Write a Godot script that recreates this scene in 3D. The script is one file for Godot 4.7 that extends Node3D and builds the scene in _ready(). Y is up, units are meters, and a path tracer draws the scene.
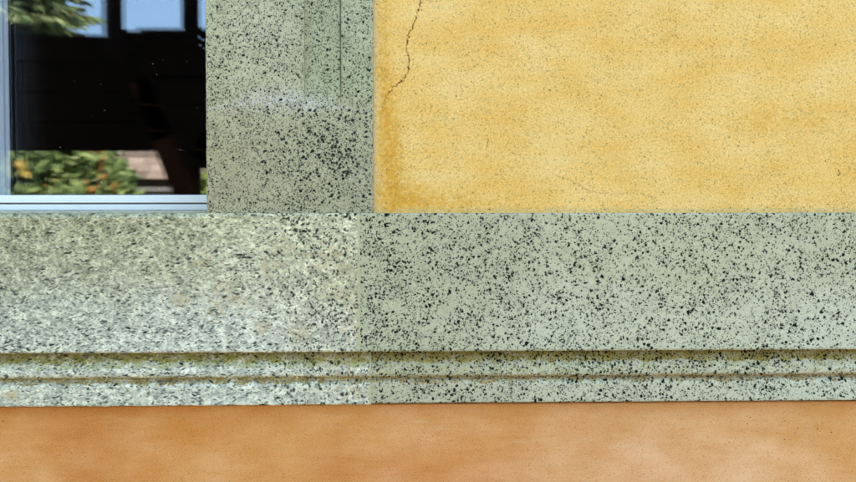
extends Node3D

# ---- camera constants: a photograph pixel gives a direction, the wall it falls on gives the distance
const F := 1275.0            # focal length in photograph pixels
const MM := 0.00055          # metres for one texture pixel on the facade
const ZG := -0.105           # front of the window glass
var C := Vector3.ZERO
var B := Basis()
var rng := RandomNumberGenerator.new()

func pix(px: float, py: float, z: float) -> Vector3:
	var d: Vector3 = B * Vector3((px - 428.0) / F, -(py - 241.0) / F, -1.0)
	return C + d * ((z - C.z) / d.z)

# what the glass mirrors along a pixel, at a distance z in front of the facade
func refl(px: float, py: float, z: float) -> Vector3:
	var d: Vector3 = B * Vector3((px - 428.0) / F, -(py - 241.0) / F, -1.0)
	var h := C + d * ((ZG - C.z) / d.z)
	return h + Vector3(d.x, d.y, -d.z) * ((z - ZG) / -d.z)

# ------------------------------------------------------------------ helpers: nodes
var used := {}
func numbered(n: String) -> String:
	if not used.has(n):
		used[n] = 0
		return n
	used[n] += 1
	return "%s_%03d" % [n, used[n]]

func thing(n: String, label: String, category: String, at := Vector3.ZERO, group := "") -> Node3D:
	var o := Node3D.new()
	o.name = numbered(n)
	add_child(o)
	o.position = at
	o.set_meta("label", label)
	o.set_meta("category", category)
	if group != "": o.set_meta("group", group)
	return o

func holder(n: String, parent: Node3D, label := "") -> Node3D:
	var o := Node3D.new()
	o.name = n
	parent.add_child(o, true)
	if label != "": o.set_meta("label", label)
	return o

func obj(n: String, st: SurfaceTool, m: Material, parent: Node3D, label := "") -> MeshInstance3D:
	var o := MeshInstance3D.new()
	o.name = n
	o.mesh = st.commit()
	o.material_override = null
	o.mesh.surface_set_material(0, m)
	parent.add_child(o, true)
	if label != "": o.set_meta("label", label)
	return o

# ------------------------------------------------------------------ helpers: shapes
class Sheet:                     # how a texture lies on the facade
	var x0 := 0.0
	var y1 := 0.0
	var w := 1.0
	var h := 1.0

func begin() -> SurfaceTool:
	var st := SurfaceTool.new()
	st.begin(Mesh.PRIMITIVE_TRIANGLES)
	return st

func uv_of(s: Sheet, p: Vector3, n: Vector3) -> Vector2:
	if s == null:
		return Vector2(p.x + p.z, p.y)
	var a := p.x
	var b := p.y
	if absf(n.x) > 0.8: a = p.x - p.z * signf(n.x)
	if absf(n.y) > 0.985: b = p.y - p.z * signf(n.y)
	return Vector2((a - s.x0) / s.w, (s.y1 - b) / s.h)

func quad(st: SurfaceTool, a: Vector3, b: Vector3, c: Vector3, d: Vector3, n: Vector3, s: Sheet = null) -> void:
	# front faces run clockwise
	var k := (b - a).cross(c - a)
	var o := [a, b, c, d] if k.dot(n) < 0.0 else [a, d, c, b]
	for i in [0, 1, 2, 0, 2, 3]:
		var p: Vector3 = o[i]
		st.set_normal(n)
		st.set_uv(uv_of(s, p, n))
		st.add_vertex(p)

func box(st: SurfaceTool, lo: Vector3, hi: Vector3, s: Sheet = null) -> void:
	var a := lo
	var b := hi
	quad(st, Vector3(a.x, a.y, b.z), Vector3(b.x, a.y, b.z), Vector3(b.x, b.y, b.z), Vector3(a.x, b.y, b.z), Vector3.BACK, s)
	quad(st, Vector3(a.x, a.y, a.z), Vector3(b.x, a.y, a.z), Vector3(b.x, b.y, a.z), Vector3(a.x, b.y, a.z), Vector3.FORWARD, s)
	quad(st, Vector3(a.x, a.y, a.z), Vector3(a.x, a.y, b.z), Vector3(a.x, b.y, b.z), Vector3(a.x, b.y, a.z), Vector3.LEFT, s)
	quad(st, Vector3(b.x, a.y, a.z), Vector3(b.x, a.y, b.z), Vector3(b.x, b.y, b.z), Vector3(b.x, b.y, a.z), Vector3.RIGHT, s)
	quad(st, Vector3(a.x, b.y, a.z), Vector3(b.x, b.y, a.z), Vector3(b.x, b.y, b.z), Vector3(a.x, b.y, b.z), Vector3.UP, s)
	quad(st, Vector3(a.x, a.y, a.z), Vector3(b.x, a.y, a.z), Vector3(b.x, a.y, b.z), Vector3(a.x, a.y, b.z), Vector3.DOWN, s)

# a box with chamfered long edges between two points, turned about z (for timbers)
func timber(a: Vector3, b: Vector3, wide: float, deep: float) -> SurfaceTool:
	var st := begin()
	var along := (b - a).normalized()
	var side := along.cross(Vector3.BACK).normalized()
	var out := side.cross(along).normalized()
	var c := minf(wide, deep) * 0.08
	var hw := wide / 2
	var hd := deep / 2
	var ring := [Vector2(-hw + c, hd), Vector2(hw - c, hd), Vector2(hw, hd - c), Vector2(hw, -hd + c), Vector2(hw - c, -hd), Vector2(-hw + c, -hd), Vector2(-hw, -hd + c), Vector2(-hw, hd - c)]
	for i in 8:
		var p: Vector2 = ring[i]
		var q: Vector2 = ring[(i + 1) % 8]
		var m := (p + q) / 2
		var e := Vector2(q.y - p.y, p.x - q.x)
		if e.dot(m) < 0: e = -e
		quad(st, a + side * p.x + out * p.y, a + side * q.x + out * q.y, b + side * q.x + out * q.y, b + side * p.x + out * p.y, (side * e.x + out * e.y).normalized())
	for cap in [[a, -along], [b, along]]:
		for i in range(1, 7):
			var t := [ring[0], ring[i], ring[i + 1]]
			var v := t.map(func(r): return cap[0] + side * r.x + out * r.y)
			quad(st, v[0], v[1], v[2], v[2], cap[1])
	return st

func log_post(a: Vector3, b: Vector3, r0: float, r1: float, sides := 14) -> SurfaceTool:
	var st := begin()
	var up := (b - a).normalized()
	var x := up.cross(Vector3.BACK).normalized()
	var y := x.cross(up)
	for i in sides:
		var p := TAU * i / sides
		var q := TAU * (i + 1) / sides
		var dp := x * cos(p) + y * sin(p)
		var dq := x * cos(q) + y * sin(q)
		quad(st, a + dp * r0, a + dq * r0, b + dq * r1, b + dp * r1, (dp + dq).normalized())
		quad(st, b, b + dp * r1, b + dq * r1, b, up)
		quad(st, a, a + dp * r0, a + dq * r0, a, -up)
	return st

# a profile of (z, y) drawn along x; stations are closer in the part that shows, edges waver a little
func run_x(prof: Array, xa: float, xb: float, s: Sheet, rough: float, noise: FastNoiseLite, worn := -99.0) -> SurfaceTool:
	var st := begin()
	var xs: Array[float] = []
	var x := xa
	while x < xb - 0.0005:
		xs.append(x)
		x += 0.005 if x > -0.75 and x < 0.9 else 0.25
		if xs[-1] < -0.75 and x > -0.75: x = -0.75
	xs.append(xb)
	var rows := []
	for i in xs.size():
		var r: Array[Vector3] = []
		for k in prof.size():
			var p: Vector2 = prof[k]
			var jz := noise.get_noise_2d(xs[i] * 1000.0, k * 37.0) * rough if k > 0 and k < prof.size() - 1 else 0.0
			var jy := noise.get_noise_2d(xs[i] * 1000.0, k * 37.0 + 500.0) * rough
			if xs[i] < worn and k >= 1 and k <= 3:          # front edge worn round under the window
				jy -= [0.0, 0.0006, 0.0022, 0.0028][k]
				jz -= [0.0, 0.004, 0.0006, 0.0][k]
			r.append(Vector3(xs[i], p.y + jy, p.x + jz))
		rows.append(r)
	for i in xs.size() - 1:
		for k in prof.size() - 1:
			var p: Vector2 = prof[k]
			var q: Vector2 = prof[k + 1]
			var n := Vector3(0, q.x - p.x, -(q.y - p.y)).normalized()
			quad(st, rows[i][k], rows[i + 1][k], rows[i + 1][k + 1], rows[i][k + 1], n, s)
	for e in [0, xs.size() - 1]:
		for k in range(1, prof.size() - 1):
			quad(st, rows[e][0], rows[e][k], rows[e][k + 1], rows[e][k + 1], Vector3.LEFT if e == 0 else Vector3.RIGHT, s)
	return st

# ------------------------------------------------------------------ helpers: computed textures
class Canvas:
	var w: int
	var h: int
	var d: PackedByteArray
	func _init(im: Image) -> void:
		im.convert(Image.FORMAT_RGB8)
		w = im.get_width()
		h = im.get_height()
		d = im.get_data()
	func image() -> Image:
		return Image.create_from_data(w, h, false, Image.FORMAT_RGB8, d)
	# one grain: a soft-edged ellipse, wrapped at the sides
	func grain(cx: float, cy: float, rx: float, ry: float, turn: float, r: float, g: float, b: float, a: float) -> void:
		var big := maxf(rx, ry) + 1.0
		var cs := cos(turn)
		var sn := sin(turn)
		for y in range(int(floor(cy - big)), int(ceil(cy + big)) + 1):
			if y < 0 or y >= h: continue
			for x in range(int(floor(cx - big)), int(ceil(cx + big)) + 1):
				var dx := x - cx
				var dy := y - cy
				var u := (dx * cs + dy * sn) / rx
				var v := (dy * cs - dx * sn) / ry
				var k := clampf((1.0 - sqrt(u * u + v * v)) * minf(rx, ry) + 0.5, 0.0, 1.0) * a
				if k <= 0.0: continue
				var i := (y * w + posmod(x, w)) * 3
				d[i] = int(d[i] + (r - d[i]) * k)
				d[i + 1] = int(d[i + 1] + (g - d[i + 1]) * k)
				d[i + 2] = int(d[i + 2] + (b - d[i + 2]) * k)

func fnl(seed_: int, freq: float, oct := 3, kind := FastNoiseLite.TYPE_SIMPLEX_SMOOTH) -> FastNoiseLite:
	var n := FastNoiseLite.new()
	n.seed = seed_
	n.noise_type = kind
	n.frequency = freq
	n.fractal_type = FastNoiseLite.FRACTAL_FBM if oct > 1 else FastNoiseLite.FRACTAL_NONE
	n.fractal_octaves = oct
	return n

func field(w: int, h: int, seed_: int, freq: float, oct := 3, stretch := 1.0) -> PackedByteArray:
	# stretch > 1 draws the pattern out along x
	var im := fnl(seed_, freq, oct).get_image(maxi(4, int(w / stretch)), h)
	if stretch != 1.0: im.resize(w, h, Image.INTERPOLATE_CUBIC)
	return im.get_data()

func cells(w: int, h: int, seed_: int, freq: float, stretch := 1.0) -> PackedByteArray:
	var n := fnl(seed_, freq, 1, FastNoiseLite.TYPE_CELLULAR)
	n.cellular_return_type = FastNoiseLite.RETURN_CELL_VALUE
	n.cellular_jitter = 1.0
	n.domain_warp_enabled = true
	n.domain_warp_amplitude = 6.0
	n.domain_warp_frequency = 0.12
	var im := n.get_image(maxi(4, int(w / stretch)), h)
	if stretch != 1.0: im.resize(w, h, Image.INTERPOLATE_BILINEAR)
	return im.get_data()

# broad colour of a wash: the nearest of some spots of pigment decides, the borders wander with noise
func wash(s: Sheet, w: int, h: int, spots: Array, z: float, wander: float, seed_: int, soft := 1.7) -> Image:
	var div := 8
	var im := Image.create(w / div, h / div, false, Image.FORMAT_RGBF)
	var n1 := fnl(seed_, 0.011, 4)
	var n2 := fnl(seed_ + 9, 0.011, 4)
	var pts := []
	for p in spots:
		var q := pix(p[0], p[1], z)
		pts.append([(q.x - s.x0) / MM, (s.y1 - q.y) / MM, p[2]])
	for y in h / div:
		for x in w / div:
			var fx := x * div + n1.get_noise_2d(x * div, y * div) * wander
			var fy := y * div + n2.get_noise_2d(x * div, y * div) * wander
			var t := 0.0
			var c := Vector3.ZERO
			for p in pts:
				var dd: float = (p[0] - fx) * (p[0] - fx) + (p[1] - fy) * (p[1] - fy) * 1.8 + 2500.0
				var k := pow(dd, -soft)
				t += k
				c += p[2] * k
			c /= t * 255.0
			im.set_pixel(x, y, Color(c.x, c.y, c.z))
	im.resize(w, h, Image.INTERPOLATE_CUBIC)
	return im

func sheet(x0: float, y1: float, w: int, h: int) -> Sheet:
	var s := Sheet.new()
	s.x0 = x0
	s.y1 = y1
	s.w = w * MM
	s.h = h * MM
	return s

func skin(im: Image, bump: Image, depth_mm: float, rough: float, tint := Color.WHITE) -> StandardMaterial3D:
	var m := StandardMaterial3D.new()
	im.generate_mipmaps()
	m.albedo_texture = ImageTexture.create_from_image(im)
	m.roughness = rough
	m.metallic_specular = 0.2
	m.albedo_color = tint
	if bump:
		m.heightmap_enabled = true
		m.heightmap_texture = ImageTexture.create_from_image(bump)
		m.heightmap_scale = depth_mm * 0.1
	return m

func plain(c: Color, rough: float) -> StandardMaterial3D:
	var m := StandardMaterial3D.new()
	m.albedo_color = c
	m.roughness = rough
	return m

func rgb(r: float, g: float, b: float) -> Vector3:
	return Vector3(r, g, b)

# splatter of dark paint drops; clumps: [px, py, radius, share] where the photograph shows them thicker
func splatter(cv: Canvas, s: Sheet, seed_: int, per_px: float, clumps: Array, z: float, y_from: int, y_to: int, small: float, uneven := 0.6) -> void:
	rng.seed = seed_
	var dens := fnl(seed_, 0.012, 4)
	var fine := fnl(seed_ + 3, 0.05, 2)
	var pts := []
	for c in clumps:
		var q := pix(c[0], c[1], z)
		pts.append([(q.x - s.x0) / MM, (s.y1 - q.y) / MM, c[2] * 2.0, c[3]])
	var n := int(cv.w * (y_to - y_from) / 4.0 * per_px)
	for i in n:
		var x := rng.randf() * cv.w
		var y := rng.randf_range(y_from, y_to)
		var k := 0.5 + dens.get_noise_2d(x, y) * uneven + fine.get_noise_2d(x, y) * uneven
		for p in pts:
			var dd: float = (Vector2(x, y) - Vector2(p[0], p[1])).length_squared() / (p[2] * p[2])
			if dd < 4.0: k += p[3] * exp(-dd * 1.5)
		if rng.randf() > k: continue
		var big := rng.randf()
		var r := 0.55 + 0.55 * rng.randf()
		var a := rng.randf_range(0.45, 0.85)
		if big > 0.66:
			r = rng.randf_range(1.0, 1.8) * small
			a = rng.randf_range(0.8, 1.0)
		if big > 0.935:
			r = rng.randf_range(1.7, 2.9) * small
			a = 1.0
		if big > 0.995:
			r = rng.randf_range(2.8, 4.2) * small
		var t := rng.randf() * TAU
		var e := rng.randf_range(0.6, 1.0)
		var c := rng.randf_range(10, 30)
		cv.grain(x, y, r, r * e, t, c, c + 5, c, a)
		if r > 1.3 and rng.randf() < 0.75:
			var t2 := rng.randf() * TAU
			cv.grain(x + cos(t2) * r, y + sin(t2) * r, r * rng.randf_range(0.4, 0.8), r * rng.randf_range(0.4, 0.7), rng.randf() * TAU, c, c + 7, c, a)

func noise_image(w: int, h: int, seed_: int, freq: float, oct: int) -> Image:
	return fnl(seed_, freq, oct).get_image(w, h)

# algae plus painted-in shade of the moulding hollows: patchy, with the stone grain
func algae_and_shade(cv: Canvas, s: Sheet, seed_: int, rows: Array) -> void:
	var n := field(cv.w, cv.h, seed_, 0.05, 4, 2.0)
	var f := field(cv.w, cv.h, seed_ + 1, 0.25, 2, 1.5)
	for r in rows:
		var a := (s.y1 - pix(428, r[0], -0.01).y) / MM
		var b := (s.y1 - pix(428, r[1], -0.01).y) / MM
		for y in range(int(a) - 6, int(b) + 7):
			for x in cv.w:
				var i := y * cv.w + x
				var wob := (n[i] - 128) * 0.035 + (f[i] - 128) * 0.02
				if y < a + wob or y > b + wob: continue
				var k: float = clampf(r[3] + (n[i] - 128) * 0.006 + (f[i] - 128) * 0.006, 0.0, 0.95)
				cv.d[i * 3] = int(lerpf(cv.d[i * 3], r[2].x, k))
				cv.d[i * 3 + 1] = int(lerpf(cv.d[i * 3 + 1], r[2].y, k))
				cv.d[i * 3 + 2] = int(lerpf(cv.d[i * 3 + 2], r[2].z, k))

# polyline of photograph pixels drawn as a dirt-filled crack
func crack(cv: Canvas, hm: PackedByteArray, s: Sheet, z: float, line: Array, wide: float, dark: float, seed_: int) -> void:
	rng.seed = seed_
	var jn := fnl(seed_, 0.12, 2)
	for i in line.size() - 1:
		var a := pix(line[i][0], line[i][1], z)
		var b := pix(line[i + 1][0], line[i + 1][1], z)
		var p := Vector2((a.x - s.x0) / MM, (s.y1 - a.y) / MM)
		var q := Vector2((b.x - s.x0) / MM, (s.y1 - b.y) / MM)
		var n := int(p.distance_to(q) * 1.4) + 1
		for k in n:
			var jag := Vector2(jn.get_noise_1d(k + i * 61.0), jn.get_noise_1d(k + i * 61.0 + 999.0)) * 4.5 * sin(PI * k / n)
			var v := p.lerp(q, float(k) / n) + jag + Vector2(rng.randf_range(-1, 1), rng.randf_range(-1, 1)) * 0.5
			var r := wide * (0.75 + 0.7 * jn.get_noise_1d(k * 1.0 + i * 90.0 + 3000.0)) * rng.randf_range(0.7, 1.15)
			cv.grain(v.x, v.y, maxf(r, 0.5), maxf(r, 0.5), 0, 92, 58, 18, dark * rng.randf_range(0.35, 1.0))
			if hm.size():
				for yy in range(-2, 3):
					for xx in range(-2, 3):
						var ix := int(v.x) + xx
						var iy := int(v.y) + yy
						if ix >= 0 and ix < cv.w and iy >= 0 and iy < cv.h and xx * xx + yy * yy <= r * r + 1:
							hm[iy * cv.w + ix] = int(hm[iy * cv.w + ix] * 0.35)

var S_right: Sheet
var S_left: Sheet
var S_pil: Sheet
var S_up: Sheet
var S_low: Sheet
var M := {}

const Z_UP := -0.008
const Z_LOW := -0.024
const Z_PIL := -0.005

# painted imitation granite on the string course
func make_band_paint() -> void:
	var w := 2048
	var h := 512
	S_right = sheet(pix(340, 200, 0).x, pix(428, 195, 0).y, w, h)
	var s := S_right
	var base := wash(s, w, h, [
		[380, 230, rgb(190, 194, 168)], [470, 260, rgb(186, 192, 168)], [600, 235, rgb(196, 201, 176)], [700, 260, rgb(194, 199, 174)], [840, 240, rgb(192, 198, 174)],
		[420, 330, rgb(192, 196, 172)], [560, 330, rgb(202, 208, 190)], [700, 330, rgb(202, 208, 188)], [830, 330, rgb(206, 212, 196)], [1000, 260, rgb(194, 199, 174)],
		[420, 394, rgb(190, 192, 170)], [640, 394, rgb(198, 203, 184)], [840, 394, rgb(202, 208, 192)]], 0.0, 14.0, 11)
	var cv := Canvas.new(base)
	var a := field(w, h, 21, 0.02, 4)
	var b := field(w, h, 22, 0.35, 2)
	for i in w * h:
		var k := (a[i] - 128) * 0.06 + (b[i] - 128) * 0.11
		for c in 3:
			cv.d[i * 3 + c] = clampi(int(cv.d[i * 3 + c] + k), 0, 255)
	algae_and_shade(cv, s, 24, [[352.0, 361.5, rgb(160, 150, 80), 0.72], [361.5, 372.0, rgb(182, 182, 140), 0.25], [374.5, 382.0, rgb(162, 142, 96), 0.6]])  # shade under fascia and in quirk painted in along with the algae
	# pale freckles, then the drops
	rng.seed = 4
	for i in 9000:
		var c := rng.randf_range(205, 232)
		cv.grain(rng.randf() * w, rng.randf() * h, rng.randf_range(0.6, 1.3), rng.randf_range(0.6, 1.2), 0, c, c + 4, c - 10, rng.randf_range(0.2, 0.6))
	rng.seed = 5
	for i in 34000:
		var c := rng.randf_range(70, 140)
		cv.grain(rng.randf() * w, rng.randf() * h, rng.randf_range(0.5, 1.0), rng.randf_range(0.5, 0.9), 0, c, c + 6, c - 8, rng.randf_range(0.3, 0.7))
	splatter(cv, s, 31, 0.39, [[392, 280, 15, 1.1], [398, 290, 10, 1.2], [376, 300, 13, 0.8], [378, 245, 14, 0.8], [384, 325, 16, 0.9], [372, 345, 12, 0.8], [400, 260, 14, 0.6], [420, 225, 12, 0.4], [495, 275, 24, 0.35], [470, 325, 24, 0.35], [455, 240, 18, 0.3], [590, 262, 16, 0.35], [720, 300, 26, 0.3],
		[580, 366, 34, 0.45], [610, 376, 20, 0.5], [500, 366, 26, 0.3], [760, 372, 26, 0.45], [700, 370, 16, 0.4], [410, 372, 26, 0.3], [640, 393, 18, 0.35], [850, 260, 22, 0.25]], 0.0, 0, h, 0.86, 0.48)
	var hb := noise_image(w, h, 40, 0.09, 4)
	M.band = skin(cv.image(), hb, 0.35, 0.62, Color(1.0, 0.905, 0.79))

# natural granite of the window sill
func make_granite() -> void:
	var w := 2048
	var h := 512
	S_left = sheet(pix(378, 200, 0).x - w * MM, pix(428, 195, 0).y, w, h)
	var s := S_left
	var base := wash(s, w, h, [
		[20, 225, rgb(172, 174, 148)], [90, 225, rgb(178, 178, 150)], [160, 222, rgb(184, 184, 158)], [230, 222, rgb(196, 198, 172)], [300, 225, rgb(204, 206, 182)], [345, 225, rgb(208, 210, 188)],
		[20, 270, rgb(176, 180, 160)], [90, 265, rgb(178, 182, 160)], [160, 262, rgb(186, 188, 166)], [240, 265, rgb(204, 206, 188)], [300, 280, rgb(202, 204, 186)], [350, 280, rgb(192, 192, 168)],
		[20, 310, rgb(194, 200, 190)], [90, 310, rgb(200, 206, 196)], [170, 310, rgb(206, 211, 203)], [250, 330, rgb(216, 220, 214)], [330, 335, rgb(206, 208, 198)],
		[20, 340, rgb(210, 215, 208)], [120, 340, rgb(214, 219, 212)], [200, 342, rgb(216, 220, 214)], [-100, 300, rgb(184, 188, 168)], [-300, 260, rgb(180, 184, 160)],
		[60, 394, rgb(208, 213, 203)], [220, 394, rgb(212, 218, 210)], [330, 394, rgb(208, 212, 202)]], 0.0, 26.0, 51)
	var cv := Canvas.new(base)
	var g1 := cells(w, h, 61, 0.16, 1.5)
	var g2 := cells(w, h, 62, 0.34, 1.3)
	var n1 := field(w, h, 63, 0.03, 4, 1.4)
	var n2 := field(w, h, 64, 0.3, 2)
	for i in w * h:
		var k := (g1[i] - 128) * 0.16 + (g2[i] - 128) * 0.24 + (n1[i] - 128) * 0.20 + (n2[i] - 128) * 0.22 - 3.0
		cv.d[i * 3] = clampi(int(cv.d[i * 3] + k), 0, 255)
		cv.d[i * 3 + 1] = clampi(int(cv.d[i * 3 + 1] + k), 0, 255)
		cv.d[i * 3 + 2] = clampi(int(cv.d[i * 3 + 2] + k * 0.92), 0, 255)
	algae_and_shade(cv, s, 65, [[352.0, 361.5, rgb(152, 148, 72), 0.6], [361.5, 366.0, rgb(170, 180, 130), 0.4], [374.5, 382.0, rgb(156, 140, 88), 0.6]])  # algae colour deepened by painted shade of the hollows
	# feldspar grains, pale and now and then beige or rusty
	rng.seed = 71
	for i in 15000:
		var x := rng.randf() * w
		var y := rng.randf() * h
		var c := rng.randf_range(206, 246)
		var beige := 0.0 if rng.randf() < 0.86 else rng.randf_range(8, 26)
		cv.grain(x, y, rng.randf_range(1.0, 3.0), rng.randf_range(0.7, 1.5), rng.randfn(0.0, 0.5), c - 4, c - beige * 0.4, c - 8 - beige, rng.randf_range(0.2, 0.6))
	# smears of beige mortar near the joint
	var spots := [[283, 250, 9], [225, 285, 8], [218, 310, 7], [272, 268, 8], [318, 262, 9], [335, 250, 8], [352, 300, 10], [345, 270, 8], [330, 290, 9], [262, 328, 7], [300, 335, 7], [180, 300, 5], [318, 360, 8], [350, 362, 7], [335, 380, 10], [355, 390, 8], [10, 396, 3], [205, 262, 7], [240, 300, 6], [355, 330, 8]]
	for p in spots:
		var q := pix(p[0], p[1], 0.0)
		for k in 110:
			cv.grain((q.x - s.x0) / MM + rng.randfn() * p[2] * 1.9, (s.y1 - q.y) / MM + rng.randfn() * p[2] * 1.6, rng.randf_range(1.0, 4.5), rng.randf_range(0.8, 3.2), rng.randf() * 3.0, rng.randf_range(186, 214), rng.randf_range(176, 198), rng.randf_range(146, 168), rng.randf_range(0.14, 0.42))
	# dark mica flakes lie along the bed of the stone
	rng.seed = 81
	var dens := fnl(82, 0.014, 4)
	var clump := []
	for p in [[285, 290, 7, 2.5], [279, 286, 4, 3.0], [325, 330, 16, 1.5], [315, 345, 14, 1.2], [262, 292, 7, 1.2], [330, 238, 14, 1.0], [345, 250, 10, 0.8], [196, 243, 8, 1.6], [205, 262, 6, 1.4], [300, 315, 10, 1.0], [340, 310, 10, 0.8], [30, 325, 26, 0.25], [110, 330, 30, 0.25], [60, 358, 60, 0.5], [180, 360, 60, 0.4], [150, 330, 16, 0.3]]:
		var q := pix(p[0], p[1], 0.0)
		clump.append([Vector2((q.x - s.x0) / MM, (s.y1 - q.y) / MM), p[2] * 2.0, p[3]])
	for i in 30000:
		var x := rng.randf() * w
		var y := rng.randf() * h
		var k := 0.5 + dens.get_noise_2d(x, y) * 0.8
		for p in clump:
			var dd: float = Vector2(x, y).distance_squared_to(p[0]) / (p[1] * p[1])
			if dd < 4.0: k += p[2] * exp(-dd * 1.5)
		var near := clampf((x - 1700.0) / 200.0, 0.0, 1.0)
		if rng.randf() > k + near * 0.15: continue
		var right := clampf((x - 1750.0) / 200.0, 0.0, 1.0)       # rounder flakes towards the end of the stone
		var r := rng.randf_range(0.8, 2.1)
		if rng.randf() > 0.86: r = rng.randf_range(1.9, 3.8)
		var c := rng.randf_range(14, 92 - near * 45.0)
		var e := rng.randf_range(0.3, 0.6) + right * 0.25
		cv.grain(x, y, r * (1.35 - right * 0.3), r * e, rng.randfn(-0.1, 0.35) if right < 0.5 else rng.randf() * 3.0, c, c + 6, c + 4, rng.randf_range(0.5, 0.95))
	# paint of the neighbouring course brushed over the joint, with an uneven edge
	rng.seed = 88
	for i in 5200:
		var py := rng.randf_range(205, 408)
		var edge := (360.0 if py < 352.0 else 371.0) + dens.get_noise_2d(py * 9.0, 70.0) * 3.0
		var q := pix(edge + absf(rng.randfn()) * 3.0 - 1.5, py, 0.0)
		var v := rng.randf_range(182, 198)
		cv.grain((q.x - s.x0) / MM, (s.y1 - q.y) / MM, rng.randf_range(1.0, 3.0), rng.randf_range(1.0, 2.6), rng.randf() * 3, v, v + 3, v - 24, rng.randf_range(0.3, 0.7))
	var hb := noise_image(w, h, 45, 0.11, 4)
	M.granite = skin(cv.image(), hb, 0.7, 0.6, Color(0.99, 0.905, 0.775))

# painted imitation granite on the window surround
func make_surround_paint() -> void:
	var w := 384
	var h := 1024
	S_pil = sheet(pix(199, 100, Z_PIL).x, pix(250, 222, Z_PIL).y + h * MM, w, h)
	var s := S_pil
	var base := wash(s, w, h, [
		[220, 20, rgb(196, 197, 164)], [260, 20, rgb(198, 200, 170)], [300, 20, rgb(192, 196, 166)], [322, 20, rgb(176, 184, 150)], [355, 20, rgb(188, 194, 162)],
		[220, 70, rgb(194, 194, 160)], [270, 70, rgb(196, 196, 164)], [322, 70, rgb(172, 180, 142)], [355, 75, rgb(182, 190, 154)],
		[225, 130, rgb(184, 181, 146)], [280, 130, rgb(187, 184, 150)], [340, 130, rgb(182, 182, 150)], [230, 185, rgb(178, 174, 142)], [300, 185, rgb(184, 181, 148)], [360, 185, rgb(178, 176, 146)],
		[215, 150, rgb(180, 175, 138)], [280, -80, rgb(194, 196, 164)], [280, -300, rgb(194, 196, 164)], [280, -600, rgb(194, 196, 164)]], Z_PIL, 24.0, 91)
	var cv := Canvas.new(base)
	var a := field(w, h, 92, 0.02, 4)
	var b := field(w, h, 93, 0.35, 2)
	for i in w * h:
		var k := (a[i] - 128) * 0.07 + (b[i] - 128) * 0.08
		for c in 3:
			cv.d[i * 3 + c] = clampi(int(cv.d[i * 3 + c] + k), 0, 255)
	# chalky bloom where the groove runs out: a crust of pale grains with its own outline
	rng.seed = 94
	for i in 2600:
		var t := rng.randfn() * 0.5
		var px := 280.0 + t * 62.0
		var lens := maxf(0.0, 1.0 - t * t * 0.75)
		var py := 100.0 + t * t * 7.0 + rng.randfn() * 8.0 * lens
		var q := pix(px, py, Z_PIL)
		var c := rng.randf_range(206, 228)
		cv.grain((q.x - s.x0) / MM, (s.y1 - q.y) / MM, rng.randf_range(0.8, 2.4), rng.randf_range(0.7, 1.6), rng.randf() * 3, c, c + 4, c + 4, rng.randf_range(0.1, 0.34))
	rng.seed = 95
	for i in 15000:
		var c := rng.randf_range(84, 145)
		cv.grain(rng.randf() * w, rng.randf() * h, rng.randf_range(0.5, 1.0), rng.randf_range(0.5, 0.9), 0, c, c + 4, c - 14, rng.randf_range(0.3, 0.8))
	splatter(cv, s, 96, 0.56, [[330, 150, 16, 0.7], [345, 160, 12, 0.6], [310, 140, 14, 0.4], [290, 170, 12, 0.4], [360, 200, 12, 0.5], [300, 200, 20, 0.4], [345, 135, 14, 0.4], [260, 125, 20, 0.2]], Z_PIL, 0, h, 0.62, 0.28)
	# larger drops only low down, where the brush was heavier
	for i in 170:
		var q := pix(clampf(rng.randfn(326, 26), 212, 366), clampf(rng.randfn(155, 26), 110, 211), Z_PIL)
		var c := rng.randf_range(28, 46)
		var r := rng.randf_range(1.5, 3.3)
		cv.grain((q.x - s.x0) / MM, (s.y1 - q.y) / MM, r, r * rng.randf_range(0.6, 1.0), rng.randf() * 3, c, c + 6, c, 1.0)
	var hb := noise_image(w, h, 46, 0.1, 4)
	M.surround = skin(cv.image(), hb, 0.35, 0.65, Color(0.98, 0.905, 0.83))

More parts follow.
